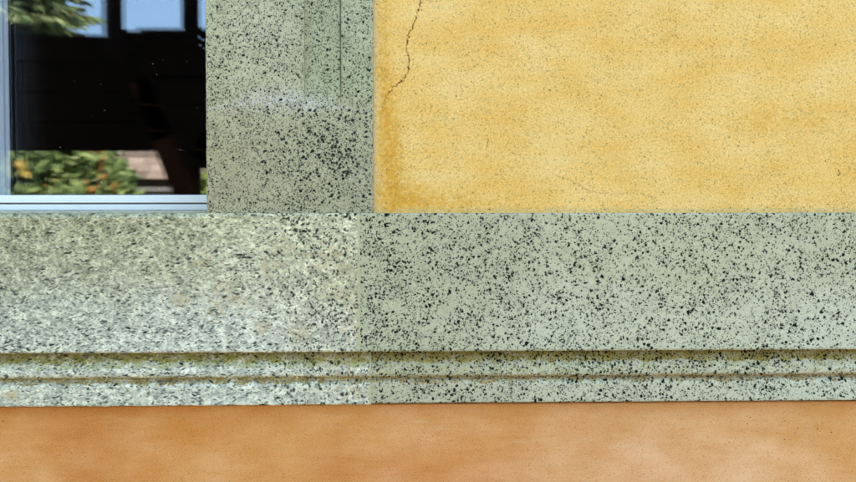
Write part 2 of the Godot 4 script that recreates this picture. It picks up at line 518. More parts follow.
# ochre limewash above the string course
func make_upper_plaster() -> void:
	var w := 2048
	var h := 1024
	S_up = sheet(pix(362, 100, Z_UP).x, pix(428, 222, Z_UP).y + h * MM, w, h)
	var s := S_up
	var base := Image.create(w, h, false, Image.FORMAT_RGB8)
	base.fill(Color8(239, 202, 123))
	var cv := Canvas.new(base)
	var a := field(w, h, 102, 0.009, 6, 1.3)
	var b := field(w, h, 103, 0.16, 3)
	var c4 := field(w, h, 104, 0.4, 2)
	var st := field(w, h, 105, 0.03, 3, 6.0)
	for i in w * h:
		var k := (b[i] - 128) * 0.15 + (c4[i] - 128) * 0.20 + (a[i] - 128) * 0.05
		var y := (a[i] - 128) * 0.07 + (st[i] - 128) * 0.05
		cv.d[i * 3] = clampi(int(cv.d[i * 3] + k * 0.75), 0, 255)
		cv.d[i * 3 + 1] = clampi(int(cv.d[i * 3 + 1] + k * 0.9 + y * 0.5), 0, 255)
		cv.d[i * 3 + 2] = clampi(int(cv.d[i * 3 + 2] + k + y * 1.3), 0, 255)
	var hm := field(w, h, 106, 0.33, 3)
	# bare lime along the edge of the window surround
	rng.seed = 110
	for i in 5200:
		var py := rng.randf_range(-290, 212)
		var q := pix(371.5 + absf(rng.randfn()) * 4.2, py, Z_UP)
		var v := rng.randf_range(196, 226)
		cv.grain((q.x - s.x0) / MM, (s.y1 - q.y) / MM, rng.randf_range(0.8, 2.2), rng.randf_range(1.0, 3.0), 0, v, v - 18, v - 58, rng.randf_range(0.14, 0.36))
	for i in 2600:
		var q := pix(rng.randf_range(372, 1300), 211.5 - absf(rng.randfn()) * 2.2, Z_UP)
		var v := rng.randf_range(190, 216)
		cv.grain((q.x - s.x0) / MM, (s.y1 - q.y) / MM, rng.randf_range(1.5, 5.0), rng.randf_range(0.8, 1.8), 0, v, v - 14, v - 62, rng.randf_range(0.12, 0.4))
	# stains of strong ochre left by the brush beside the surround
	for p in [[386, 110, 5, 30, 700], [392, 160, 7, 26, 1300], [398, 195, 12, 10, 800], [384, 50, 4, 40, 400], [430, 200, 26, 6, 500], [470, 204, 40, 5, 300], [808, 128, 30, 12, 400], [750, 118, 30, 10, 300]]:
		for k in p[4]:
			var q := pix(p[0] + rng.randfn() * p[2], p[1] + rng.randfn() * p[3], Z_UP)
			cv.grain((q.x - s.x0) / MM, (s.y1 - q.y) / MM, rng.randf_range(1.0, 4.0), rng.randf_range(1.0, 5.0), rng.randfn() * 0.4, rng.randf_range(208, 222), rng.randf_range(152, 170), rng.randf_range(40, 72), rng.randf_range(0.05, 0.2))
	# ochre brush marks and lime bloom
	for i in 700:
		var q := Vector2(rng.randf() * w, rng.randf() * h)
		var o := rng.randf() < 0.5
		for k in 5:
			cv.grain(q.x + k * 5.0, q.y + rng.randfn() * 1.5, rng.randf_range(3, 7), rng.randf_range(0.8, 1.8), rng.randfn() * 0.2, 236 if o else 222, 210 if o else 170, 150 if o else 78, 0.16)
	# grit: tiny dark and grey specks, thicker in places
	var dens := fnl(111, 0.006, 3)
	for i in 26000:
		var x := rng.randf() * w
		var y := rng.randf() * h
		if rng.randf() > 0.5 + dens.get_noise_2d(x, y) * 0.9: continue
		var v := rng.randf_range(110, 175)
		cv.grain(x, y, rng.randf_range(0.5, 1.2), rng.randf_range(0.5, 1.0), rng.randf() * 3, v, v - 18, v - 60, rng.randf_range(0.25, 0.7))
	for i in 60000:
		var x := rng.randf() * w
		var y := rng.randf() * h
		if rng.randf() > 0.62 + dens.get_noise_2d(x * 1.7, y * 1.7 + 900.0) * 0.9: continue
		var v := rng.randf_range(120, 175)
		cv.grain(x, y, rng.randf_range(0.7, 1.9), rng.randf_range(0.5, 0.9), rng.randf() * 3, v, v - 22, v - 76, rng.randf_range(0.3, 0.7))
	for i in 900:
		var v := rng.randf_range(60, 110)
		cv.grain(rng.randf() * w, rng.randf() * h, rng.randf_range(0.8, 1.6), rng.randf_range(0.7, 1.3), rng.randf() * 3, v, v - 10, v - 30, rng.randf_range(0.4, 0.9))
	# drops of the dark paint that missed the band
	for i in 60:
		var q := pix(rng.randf_range(376, 1300), 212.0 - absf(rng.randfn()) * 5.0, Z_UP)
		cv.grain((q.x - s.x0) / MM, (s.y1 - q.y) / MM, rng.randf_range(0.7, 1.6), rng.randf_range(0.7, 1.4), 0, 60, 56, 40, 0.8)
	crack(cv, hm, s, Z_UP, [[419, -30], [421, -12], [420, 3], [418, 11], [414, 22], [409, 32], [407, 42], [406, 50], [409, 58], [408, 72], [405, 77], [398, 83], [388, 93]], 1.15, 0.9, 121)
	crack(cv, hm, s, Z_UP, [[388, 93], [384, 101], [383, 112]], 0.8, 0.3, 122)
	crack(cv, hm, s, Z_UP, [[556, 176], [570, 180], [582, 187], [590, 192], [604, 193], [618, 194], [640, 190]], 0.9, 0.22, 123)
	crack(cv, hm, s, Z_UP, [[640, 194], [650, 197], [658, 201]], 0.9, 0.2, 124)
	crack(cv, hm, s, Z_UP, [[484, 50], [494, 53], [503, 57]], 0.9, 0.24, 125)
	crack(cv, hm, s, Z_UP, [[488, 138], [486, 147]], 0.9, 0.45, 126)
	crack(cv, hm, s, Z_UP, [[838, 170], [838, 175]], 1.1, 0.9, 127)
	crack(cv, hm, s, Z_UP, [[796, 108], [804, 113], [812, 115]], 0.8, 0.2, 128)
	crack(cv, hm, s, Z_UP, [[1010, -60], [1020, -20], [1014, 30], [1030, 70]], 1.0, 0.6, 129)
	M.upper = skin(cv.image(), Image.create_from_data(w, h, false, Image.FORMAT_L8, hm), 0.6, 0.9, Color(1.0, 0.92, 0.83))

# terracotta wash below the string course
func make_lower_plaster() -> void:
	var w := 2048
	var h := 512
	S_low = sheet(pix(-45, 440, Z_LOW).x, pix(428, 395, Z_LOW).y, w, h)
	var s := S_low
	var base := wash(s, w, h, [
		[20, 415, rgb(198, 128, 58)], [20, 470, rgb(212, 148, 82)], [90, 440, rgb(190, 120, 54)], [90, 475, rgb(196, 126, 62)], [180, 415, rgb(202, 132, 60)], [170, 470, rgb(210, 144, 76)], [260, 440, rgb(206, 140, 68)], [260, 475, rgb(208, 142, 74)],
		[340, 415, rgb(208, 142, 70)], [340, 465, rgb(198, 130, 66)], [410, 430, rgb(216, 152, 88)], [410, 475, rgb(200, 128, 66)], [480, 415, rgb(206, 142, 74)], [470, 455, rgb(206, 136, 68)], [490, 478, rgb(202, 130, 74)], [560, 420, rgb(208, 144, 78)], [560, 470, rgb(216, 156, 98)],
		[640, 415, rgb(206, 148, 84)], [640, 450, rgb(222, 166, 110)], [640, 478, rgb(216, 156, 100)], [720, 420, rgb(212, 152, 88)], [730, 455, rgb(222, 168, 112)], [800, 415, rgb(206, 146, 78)], [800, 465, rgb(218, 158, 98)], [850, 430, rgb(206, 142, 72)], [850, 475, rgb(210, 146, 80)],
		[300, 600, rgb(206, 138, 70)], [700, 600, rgb(214, 152, 90)], [-100, 450, rgb(202, 134, 66)]], Z_LOW, 60.0, 131, 1.1)
	var cv := Canvas.new(base)
	var a := field(w, h, 132, 0.012, 6, 1.8)
	var b := field(w, h, 133, 0.38, 2)
	var c4 := field(w, h, 134, 0.07, 3, 8.0)
	for i in w * h:
		var k := 6.0 + (b[i] - 128) * 0.18 + (a[i] - 128) * 0.09 + (c4[i] - 128) * 0.025
		cv.d[i * 3] = clampi(int(cv.d[i * 3] + k * 0.7 + 11.0), 0, 255)
		cv.d[i * 3 + 1] = clampi(int(cv.d[i * 3 + 1] + k + 1.0), 0, 255)
		cv.d[i * 3 + 2] = clampi(int(cv.d[i * 3 + 2] + k * 1.3), 0, 255)
	rng.seed = 135
	# pale brush marks that run along the wall
	for p in [[80, 416, 60], [130, 419, 40], [420, 421, 10], [570, 440, 50], [620, 434, 60], [700, 438, 60], [620, 446, 40], [440, 428, 16], [520, 441, 20]]:
		for k in 46:
			var q := pix(p[0] + rng.randfn() * p[2] * 0.55, p[1] + rng.randfn() * 1.6, Z_LOW)
			cv.grain((q.x - s.x0) / MM, (s.y1 - q.y) / MM, rng.randf_range(4, 14), rng.randf_range(0.6, 1.6), rng.randfn() * 0.05, 230, 184, 126, rng.randf_range(0.04, 0.14))
	for i in 12000:
		var v := rng.randf_range(120, 175)
		cv.grain(rng.randf() * w, rng.randf() * h, rng.randf_range(0.5, 1.2), rng.randf_range(0.5, 1.0), 0, v, v * 0.62, v * 0.34, rng.randf_range(0.2, 0.6))
	for i in 24:
		var q := pix(rng.randf_range(740, 1000), rng.randf_range(404, 440), Z_LOW)
		cv.grain((q.x - s.x0) / MM, (s.y1 - q.y) / MM, rng.randf_range(0.8, 1.5), rng.randf_range(0.7, 1.2), 0, 70, 44, 24, 0.8)
	var hb := noise_image(w, h, 47, 0.3, 3)
	M.lower = skin(cv.image(), hb, 0.6, 0.9)

# ------------------------------------------------------------------ trees and shrubs
func leaf(st: SurfaceTool, at: Vector3, along: Vector3, up: Vector3, long: float, wide: float, c: Color) -> void:
	var side := along.cross(up).normalized() * wide * 0.5
	var n := side.cross(along).normalized()
	var tip := at + along * long
	var l := at + along * long * 0.45 + side + n * wide * 0.12
	var r := at + along * long * 0.45 - side + n * wide * 0.12
	for t in [[at, l, tip, (n + side.normalized() * 0.4).normalized()], [at, tip, r, (n - side.normalized() * 0.4).normalized()]]:
		var turned: bool = (t[1] - t[0]).cross(t[2] - t[0]).dot(t[3]) > 0.0
		for i in ([0, 2, 1] if turned else [0, 1, 2]):
			st.set_normal(t[3])
			st.set_color(c)
			st.set_uv(Vector2(0, 0))
			st.add_vertex(t[i])

func rdir() -> Vector3:
	return Vector3(rng.randfn(), rng.randfn(), rng.randfn()).normalized()

func conifer(at: Vector3, high: float, wide: float, low: float, seed_: int, label: String) -> void:
	rng.seed = seed_
	var t := thing("conifer_tree", label, "tree", at)
	var trunk := log_post(Vector3(0, 0, 0), Vector3(0.04, high * 0.94, 0.02), 0.16, 0.02)
	obj("trunk", trunk, M.bark, t)
	var limbs := begin()
	var st := begin()
	var tiers := int((high - low) / 0.075)
	for k in tiers:
		var y := low + (high - low - 0.1) * k / tiers
		var reach := wide * (1.0 - y / high) + 0.1
		for j in 6:
			var a := rng.randf() * TAU
			var out := Vector3(cos(a), 0, sin(a))
			var len := reach * rng.randf_range(0.65, 1.05)
			var tip := Vector3(0, y - len * 0.18, 0) + out * len
			limbs.append_from(log_post(Vector3(0, y, 0), tip, 0.02, 0.004, 5).commit(), 0, Transform3D())
			var n := int(len / 0.028)
			for i in n:
				var f := (i + rng.randf()) / n
				if f < 0.18: continue
				var p := Vector3(0, y, 0).lerp(tip, f)
				for q in 3:
					var side := out.cross(Vector3.UP) * (1.0 if rng.randf() < 0.5 else -1.0)
					var dir := (out * 0.7 + side * rng.randf_range(0.2, 1.2) + Vector3.DOWN * rng.randf_range(0.1, 0.9) + rdir() * 0.3).normalized()
					var g := rng.randf()
					var c := Color(0.09, 0.16, 0.07).lerp(Color(0.27, 0.34, 0.16), g)
					leaf(st, p, dir, (Vector3.UP * 0.5 + out * 0.5 + rdir() * 0.8).normalized(), rng.randf_range(0.10, 0.22), rng.randf_range(0.035, 0.07), c)
	obj("limb", limbs, M.bark, t)
	obj("crown", st, M.leaf, t)

func shrub(at: Vector3, high: float, wide: float, seed_: int, label: String, c0: Color, c1: Color, c2: Color, n: int) -> void:
	rng.seed = seed_
	var t := thing("leafy_shrub", label, "shrub", at, "shrubs in front of the garden shed")
	var stems := begin()
	var st := begin()
	for k in n:
		var a := rng.randf() * TAU
		var f := sqrt(rng.randf())
		var tip := Vector3(cos(a) * wide * f, high * (1.0 - f * f * 0.6) * rng.randf_range(0.55, 1.0), sin(a) * wide * f)
		if k % 6 == 0:
			stems.append_from(log_post(Vector3(cos(a), 0, sin(a)) * 0.1, tip, 0.014, 0.004, 5).commit(), 0, Transform3D())
		var tone := rng.randf()
		for i in 9:
			var d := (rdir() + Vector3.UP * 0.3 + Vector3(tip.x, 0, tip.z) * 0.4).normalized()
			var c := c0.lerp(c1, rng.randf())
			if tone > 0.9: c = c2.lerp(c1, rng.randf() * 0.4)
			leaf(st, tip + rdir() * 0.03, d, (Vector3.UP * 0.5 + Vector3(cos(a), 0, sin(a)) * 0.6 + rdir() * 0.7).normalized(), rng.randf_range(0.09, 0.17), rng.randf_range(0.045, 0.075), c)
	obj("stems", stems, M.bark, t)
	obj("foliage", st, M.leaf, t)

# ------------------------------------------------------------------ the scene
func _ready() -> void:
	# camera
	var cam := Camera3D.new()
	cam.name = "camera"
	add_child(cam)
	var lens := CameraAttributesPhysical.new()
	lens.frustum_focal_length = 24.0 * F / 482.0
	lens.frustum_focus_distance = 1.41
	lens.frustum_near = 0.05
	lens.frustum_far = 900.0
	lens.exposure_aperture = 18.0
	cam.attributes = lens
	cam.rotation_degrees = Vector3(-2.6, -2.2, 0)
	B = cam.basis
	C = Vector3(0, 1.5, 0) + B.z * 1.4
	cam.position = C
	cam.current = true
	# sky, exposure
	var env := Environment.new()
	var sm := ProceduralSkyMaterial.new()
	sm.sky_top_color = Color(0.58, 0.73, 0.92)
	sm.sky_horizon_color = Color(0.66, 0.83, 1.0)
	sm.sky_curve = 0.22
	sm.ground_bottom_color = Color(0.20, 0.19, 0.16)
	sm.ground_horizon_color = Color(0.45, 0.46, 0.44)
	sm.sun_angle_max = 3.0
	var sky := Sky.new()
	sky.sky_material = sm
	env.background_mode = Environment.BG_SKY
	env.sky = sky
	env.background_energy_multiplier = 0.55
	env.tonemap_mode = Environment.TONE_MAPPER_LINEAR
	env.tonemap_exposure = 6.0
	env.sdfgi_enabled = true
	env.ssao_enabled = true
	env.ssil_enabled = true
	var we := WorldEnvironment.new()
	we.name = "world"
	we.environment = env
	add_child(we)
	# the sun stands behind the house: the facade is in open shade, the garden beyond in sunlight
	var sun := DirectionalLight3D.new()
	sun.name = "sun"
	sun.light_energy = 1.6
	sun.light_color = Color(1.0, 0.95, 0.86)
	sun.light_angular_distance = 0.5
	sun.shadow_enabled = true
	sun.rotation_degrees = Vector3(-41, 172, 0)
	add_child(sun)
	print("fov ", cam.fov, " far ", cam.far)

	make_band_paint()
	make_granite()
	make_surround_paint()
	make_upper_plaster()
	make_lower_plaster()
	M.pvc = plain(Color(0.95, 0.92, 0.86), 0.28)
	M.inner = plain(Color(0.66, 0.67, 0.68), 0.4)
	M.glass = plain(Color(0, 0, 0, 0.0), 0.0)
	M.glass.transparency = BaseMaterial3D.TRANSPARENCY_ALPHA
	M.room = plain(Color(0.12, 0.10, 0.08), 0.9)
	M.dust = plain(Color(0.72, 0.72, 0.68), 0.9)
	M.mortar = plain(Color(0.62, 0.63, 0.62), 0.9)
	M.timber = plain(Color(0.11, 0.09, 0.08), 0.9)
	M.timber2 = plain(Color(0.20, 0.135, 0.10), 0.9)
	for m in [M.room, M.timber, M.timber2]: m.metallic_specular = 0.12
	M.bark = plain(Color(0.30, 0.25, 0.20), 0.95)
	M.leaf = plain(Color(1, 1, 1), 0.55)
	M.leaf.vertex_color_use_as_albedo = true
	M.leaf.backlight_enabled = true
	M.leaf.backlight = Color(0.6, 0.6, 0.6)
	M.shingle = [plain(Color(0.47, 0.42, 0.39), 0.9), plain(Color(0.36, 0.32, 0.295), 0.9), plain(Color(0.53, 0.48, 0.455), 0.9)]
	M.shed = plain(Color(0.22, 0.21, 0.20), 0.9)
	M.gutter = plain(Color(0.33, 0.33, 0.34), 0.6)
	M.roof = plain(Color(0.40, 0.22, 0.16), 0.9)

	ground()
	house()
	shelter()
	garden()

func ground() -> void:
	var o := MeshInstance3D.new()
	o.name = "ground"
	var pm := PlaneMesh.new()
	pm.size = Vector2(900, 900)
	o.mesh = pm
	var m := plain(Color(1, 1, 1), 0.95)
	var nt := NoiseTexture2D.new()
	nt.width = 512
	nt.height = 512
	nt.seamless = true
	nt.noise = fnl(7, 0.03, 5)
	var gr := Gradient.new()
	gr.set_color(0, Color(0.58, 0.52, 0.40))
	gr.set_color(1, Color(0.76, 0.70, 0.57))
	nt.color_ramp = gr
	m.albedo_texture = nt
	m.uv1_triplanar = true
	m.uv1_scale = Vector3.ONE * 0.3
	o.material_override = m
	o.set_meta("kind", "structure")
	o.set_meta("label", "pale sandy ground in front of the house")
	add_child(o)

func house() -> void:
	var t := thing("plastered_house", "ochre and terracotta plastered house with a granite sill, speckled surround and white window", "house")
	var wav := fnl(5, 0.06, 3)
	var top := 7.4
	var xr := pix(206, 100, Z_PIL).x           # right side of the window opening
	var xl := xr - 1.02
	var xp := pix(373.5, 100, Z_PIL).x         # outer edge of the surround
	var wide := xp - xr
	var y_sill := pix(300, 213.2, 0).y
	var y_head := y_sill + 1.45
	var y_f := pix(500, 351.3, 0).y            # lower edge of the fascia
	var y_b := pix(430, 403, -0.008).y         # lower edge of the course
	var joint := pix(360, 300, 0).x
	var joint2 := pix(371, 380, 0).x
	var e := 0.004
	# walls
	var st := begin()
	box(st, Vector3(xp - e, y_sill - e, -0.35), Vector3(5.5, top, Z_UP), S_up)
	box(st, Vector3(-6.5, y_sill - e, -0.35), Vector3(xl - wide + e, top, Z_UP), S_up)
	box(st, Vector3(xl - wide + e, y_head + wide - e, -0.35), Vector3(xp - e, top, Z_UP), S_up)
	obj("upper_wall", st, M.upper, t, "ochre limewashed plaster with fine cracks above the speckled course")
	st = begin()
	var yt := y_b - 0.0036
	st = run_x([Vector2(-0.35, yt), Vector2(Z_LOW - 0.0012, yt), Vector2(Z_LOW, yt - 0.0012), Vector2(Z_LOW, yt - 0.3), Vector2(Z_LOW, 0.0), Vector2(-0.35, 0.0)], -6.5, 5.5, S_low, 0.0007, wav)
	var core := begin()
	box(core, Vector3(-6.49, yt - 0.01, -0.345), Vector3(5.49, y_sill - 0.006, -0.045))
	obj("wall_core", core, M.mortar, t)
	obj("lower_wall", st, M.lower, t, "terracotta washed plaster below the speckled course")
	# back of the surround, so that the opening has reveals
	st = begin()
	box(st, Vector3(xr + 0.002, y_sill - e, -0.345), Vector3(xp - 0.002, y_head + wide, -0.03))
	box(st, Vector3(xl - wide + 0.002, y_sill - e, -0.345), Vector3(xl - 0.002, y_head + wide, -0.03))
	box(st, Vector3(xl - 0.002, y_head + 0.002, -0.345), Vector3(xr + 0.002, y_head + wide - 0.002, -0.03))
	obj("reveal", st, M.mortar, t)
	st = begin()
	box(st, Vector3(-6.5, 0.01, -6.3), Vector3(5.5, top - 0.01, -6.0))
	box(st, Vector3(-6.5, 0.01, -6.0), Vector3(-6.2, top - 0.01, -0.352))
	box(st, Vector3(5.2, 0.01, -6.0), Vector3(5.5, top - 0.01, -0.352))
	obj("rear_wall", st, M.upper, t)
	st = begin()
	box(st, Vector3(-6.19, 0.3, -3.2), Vector3(5.19, 0.5, -0.355))
	box(st, Vector3(-6.19, 0.5, -3.2), Vector3(5.19, 3.6, -3.1))
	box(st, Vector3(-6.19, 3.6, -3.2), Vector3(5.19, 3.8, -0.355))
	obj("room", st, M.room, t)
	st = begin()
	box(st, Vector3(-7.0, top + 0.002, -6.9), Vector3(6.0, top + 0.25, 0.45))
	var ridge := top + 2.2
	quad(st, Vector3(-7, top + 0.25, 0.45), Vector3(6, top + 0.25, 0.45), Vector3(6, ridge, -3.2), Vector3(-7, ridge, -3.2), Vector3(0, 0.85, 0.5).normalized())
	quad(st, Vector3(-7, top + 0.25, -6.9), Vector3(6, top + 0.25, -6.9), Vector3(6, ridge, -3.2), Vector3(-7, ridge, -3.2), Vector3(0, 0.85, -0.5).normalized())
	quad(st, Vector3(-7, top + 0.25, -6.9), Vector3(-7, top + 0.25, 0.45), Vector3(-7, ridge, -3.2), Vector3(-7, ridge, -3.2), Vector3.LEFT)
	quad(st, Vector3(6, top + 0.25, -6.9), Vector3(6, top + 0.25, 0.45), Vector3(6, ridge, -3.2), Vector3(6, ridge, -3.2), Vector3.RIGHT)
	obj("roof", st, M.roof, t)

	# course and sill share one profile: fascia, roll moulding, lower fillet
	var fas := [Vector2(-0.06, y_sill), Vector2(-0.0025, y_sill), Vector2(-0.0008, y_sill - 0.0007), Vector2(0, y_sill - 0.0022), Vector2(0, y_f + 0.0022), Vector2(-0.0008, y_f + 0.0006), Vector2(-0.0024, y_f), Vector2(-0.016, y_f + 0.0012), Vector2(-0.06, y_f + 0.0012)]
	var y2 := pix(500, 377.5, -0.012).y
	var roll := [Vector2(-0.06, y_f + 0.006), Vector2(-0.0235, y_f + 0.006)]
	for i in 11:                                   # hollow below the fascia, sweeping forward
		var f := i / 10.0
		roll.append(Vector2(-0.0230 + 0.0145 * sin(f * PI / 2), lerpf(y_f - 0.001, y2 + 0.0072, f)))
	for i in range(1, 8):                          # and rolling back into the quirk
		var f := i / 7.0 * PI / 2
		roll.append(Vector2(-0.0150 + 0.0065 * cos(f), y2 + 0.0072 - 0.0070 * sin(f)))
	roll.append_array([Vector2(-0.0150, y2 - 0.008), Vector2(-0.06, y2 - 0.008)])
	var y3 := y2 - 0.0022
	var fil := [Vector2(-0.058, y3 + 0.0010), Vector2(-0.0130, y3 + 0.0008), Vector2(-0.0110, y3 - 0.0002), Vector2(-0.0094, y3 - 0.0014), Vector2(-0.0084, y3 - 0.0030), Vector2(-0.0080, y3 - 0.005), Vector2(-0.0080, y_b + 0.0015), Vector2(-0.0086, y_b + 0.0003), Vector2(-0.0100, y_b - 0.0002), Vector2(-0.058, y_b)]
	for side in 2:
		var c := holder("string_course", t, "string course painted as black speckled grey-green granite")
		var xa: float = joint - 0.001 if side == 0 else -6.5
		var xb: float = 5.5 if side == 0 else xl - (joint - xr)
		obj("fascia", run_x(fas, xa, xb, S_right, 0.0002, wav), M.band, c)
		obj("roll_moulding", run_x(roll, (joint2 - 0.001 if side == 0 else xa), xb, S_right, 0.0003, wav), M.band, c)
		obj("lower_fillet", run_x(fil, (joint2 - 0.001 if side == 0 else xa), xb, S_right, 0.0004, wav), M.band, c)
	var sl := holder("window_sill", t, "weathered natural granite window sill with mossy and shade-toned moulding")
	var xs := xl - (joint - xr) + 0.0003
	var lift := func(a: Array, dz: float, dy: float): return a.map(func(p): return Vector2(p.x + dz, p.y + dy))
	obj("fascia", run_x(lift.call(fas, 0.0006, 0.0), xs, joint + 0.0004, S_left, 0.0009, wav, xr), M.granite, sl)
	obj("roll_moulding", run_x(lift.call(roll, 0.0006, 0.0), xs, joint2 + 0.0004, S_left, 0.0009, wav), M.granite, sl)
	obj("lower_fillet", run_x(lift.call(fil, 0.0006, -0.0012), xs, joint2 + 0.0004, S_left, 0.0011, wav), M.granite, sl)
	# sloped top of the sill under the window
	var y_in := y_sill + 0.0012
	obj("sill_top", run_x([Vector2(-0.30, y_in), Vector2(-0.06, y_in), Vector2(-0.008, y_sill - 0.0001), Vector2(-0.008, y_sill - 0.01), Vector2(-0.30, y_sill - 0.01)], xl + 0.001, xr - 0.0005, S_left, 0.0008, wav), M.granite, sl)

	# speckled surround with a groove that runs out above its foot
	var foot := pix(300, 213.5, Z_PIL).y
	for side in 2:
		surround(t, side, xr, xl, wide, foot, y_head)
	st = begin()
	box(st, Vector3(xl, y_head, -0.10), Vector3(xr, y_head + wide, Z_PIL), S_pil)
	obj("lintel", st, M.surround, t)
	window(t, xl, xr, y_in, y_head)

func surround(t: Node3D, side: int, xr: float, xl: float, wide: float, foot: float, y_head: float) -> void:
	var g0 := (pix(304.5, 50, Z_PIL).x - xr)
	var g1 := (pix(341, 50, Z_PIL).x - xr)
	var y_a := pix(320, 118, Z_PIL).y
	var y_b := pix(320, 58, Z_PIL).y
	var wav := fnl(15, 0.05, 3)
	var st := begin()
	var ys: Array[float] = [foot]
	while ys[-1] < y_b + 0.3: ys.append(ys[-1] + 0.004)
	while ys[-1] < y_head - 0.1: ys.append(ys[-1] + 0.1)
	ys.append(y_head + wide)
	# across: x from the opening, depth below the face, share of the groove
	var prof := [[0.0, -0.12, 0.0], [0.0, -0.0016, 0.0], [0.0006, -0.0005, 0.0], [0.0018, 0.0, 0.0], [g0 - 0.0014, 0.0, 0.0], [g0 - 0.0003, -0.0006, 1.0], [g0 + 0.0003, -0.0085, 1.0]]
	for i in range(1, 8):
		var f := i / 8.0
		prof.append([lerpf(g0, g1, f), -0.0094 + 0.0048 * f * f, 1.0])
	prof.append_array([[g1 - 0.0012, -0.0052, 1.0], [g1 - 0.0005, -0.0075, 1.0], [g1 + 0.0004, -0.0010, 1.0], [g1 + 0.0016, 0.0, 0.0], [wide - 0.002, 0.0, 0.0], [wide - 0.0006, -0.0007, 0.0], [wide, -0.002, 0.0], [wide, -0.03, 0.0]])
	var rows := []
	for j in ys.size():
		var y := ys[j]
		var k := smoothstep(y_a, y_b, y)
		var r: Array[Vector3] = []
		for i in prof.size():
			var p: Array = prof[i]
			var z: float = p[1] * (k * 0.85 if p[2] > 0.5 else 1.0)
			var jx := wav.get_noise_2d(y * 1000.0, i * 41.0) * 0.0004
			var x: float = xr + p[0] + jx if side == 0 else xl - p[0] + jx
			r.append(Vector3(x, y, Z_PIL + z + wav.get_noise_2d(y * 400.0, p[0] * 2000.0) * 0.0003))
		rows.append(r)
	for j in ys.size() - 1:
		for i in prof.size() - 1:
			var a: Vector3 = rows[j][i]
			var b: Vector3 = rows[j][i + 1]
			var c: Vector3 = rows[j + 1][i + 1]
			var d: Vector3 = rows[j + 1][i]
			var n := (c - a).cross(d - b).normalized()
			if side == 1: n = -n
			quad(st, a, b, c, d, n, S_pil)
	obj("window_surround", st, M.surround, t, "window surround painted as fine speckled granite with a vertical groove")

func window(t: Node3D, xl: float, xr: float, y_in: float, y_head: float) -> void:
	var w := holder("window", t, "white framed window mirroring dark timbers, trees and sky")
	var zf := -0.096
	var y0 := pix(100, 210.6, zf).y
	var ya := pix(100, 204.3, zf).y
	var yb := pix(100, 203.0, zf).y
	var yc := pix(100, 195.3, zf).y
	var fr := begin()
	# outer frame
	var zb := -0.16
	chamfer_bar(fr, Vector3(xl, y0, zb), Vector3(xr, ya, zf - 0.001))
	obj("frame", fr, M.pvc, w)
	fr = begin()
	chamfer_bar(fr, Vector3(xl, y_head - 0.03, zb), Vector3(xr, y_head, zf - 0.001))
	obj("frame", fr, M.pvc, w)
	# sealant and grit between frame and stone
	var se := begin()
	box(se, Vector3(xl + 0.001, y_in - 0.002, zb + 0.01), Vector3(xr - 0.001, y0 + 0.0006, zf - 0.003))
	obj("sealant", se, M.mortar, w)
	# sash: rails and stiles
	var sash := holder("sash", w)
	var mid := (xl + xr) / 2
	for r in [["rail", Vector3(xl, yb, zb + 0.005), Vector3(xr, yc, zf)], ["rail", Vector3(xl, y_head - 0.075, zb + 0.005), Vector3(xr, y_head - 0.032, zf)], ["stile", Vector3(xr - 0.001, yc, zb + 0.005), Vector3(xr + 0.03, y_head - 0.075, zf)], ["stile", Vector3(xl - 0.03, yc, zb + 0.005), Vector3(xl + 0.02, y_head - 0.075, zf)]]:
		var s := begin()
		chamfer_bar(s, r[1], r[2])
		obj(r[0], s, M.pvc, sash)
	# double glazing: two panes of 4 mm
	for z in [ZG, ZG - 0.02]:
		var p := begin()
		box(p, Vector3(xl + 0.012, yc - 0.004, z - 0.004), Vector3(xr + 0.004, y_head - 0.07, z))
		obj("pane", p, M.glass, w)
	# white post of the inner casement, seen through the panes
	var s2 := begin()
	var x1 := pix(8.2, 100, -0.15).x
	var x2 := pix(4.2, 100, -0.15).x
	chamfer_bar(s2, Vector3(x1 - 0.07, yc - 0.02, -0.157), Vector3(x2, y_head - 0.02, -0.15))
	chamfer_bar(s2, Vector3(x2 - 0.001, yc - 0.02, -0.157), Vector3(x1, y_head - 0.02, -0.153))
	obj("inner_post", s2, M.inner, w)
	for z in [-0.168, -0.188]:  # inner panes added to strengthen the reflection
		var p := begin()
		box(p, Vector3(x1 - 0.002, yc - 0.004, z - 0.004), Vector3(xr + 0.02, y_head - 0.07, z))
		obj("pane", p, M.glass, w)
	var ib := begin()
	chamfer_bar(ib, Vector3(x1 - 0.002, yc - 0.05, -0.20), Vector3(xr + 0.02, yc - 0.003, -0.161))
	obj("inner_rail", ib, M.inner, w)
	# dust and dried drops on the glass
	rng.seed = 300
	var du := begin()
	for i in 45:
		var q := pix(rng.randf_range(9, 206), rng.randf_range(-200, 194), ZG + 0.0004)
		var r := rng.randf_range(0.0002, 0.00045)
		if rng.randf() < 0.06: r *= 1.8
		var k := rng.randf_range(0.5, 1.6)
		for n in 5:
			var a := TAU * n / 5
			var b := TAU * (n + 1) / 5
			var v := [q + Vector3(0, 0, 0.0002), q + Vector3(cos(a) * r * k, sin(a) * r, 0), q + Vector3(cos(b) * r * k, sin(b) * r, 0)]
			quad(du, v[0], v[1], v[2], v[2], Vector3.BACK)
	var o := obj("dust", du, M.dust, w)
	o.set_meta("kind", "stuff")

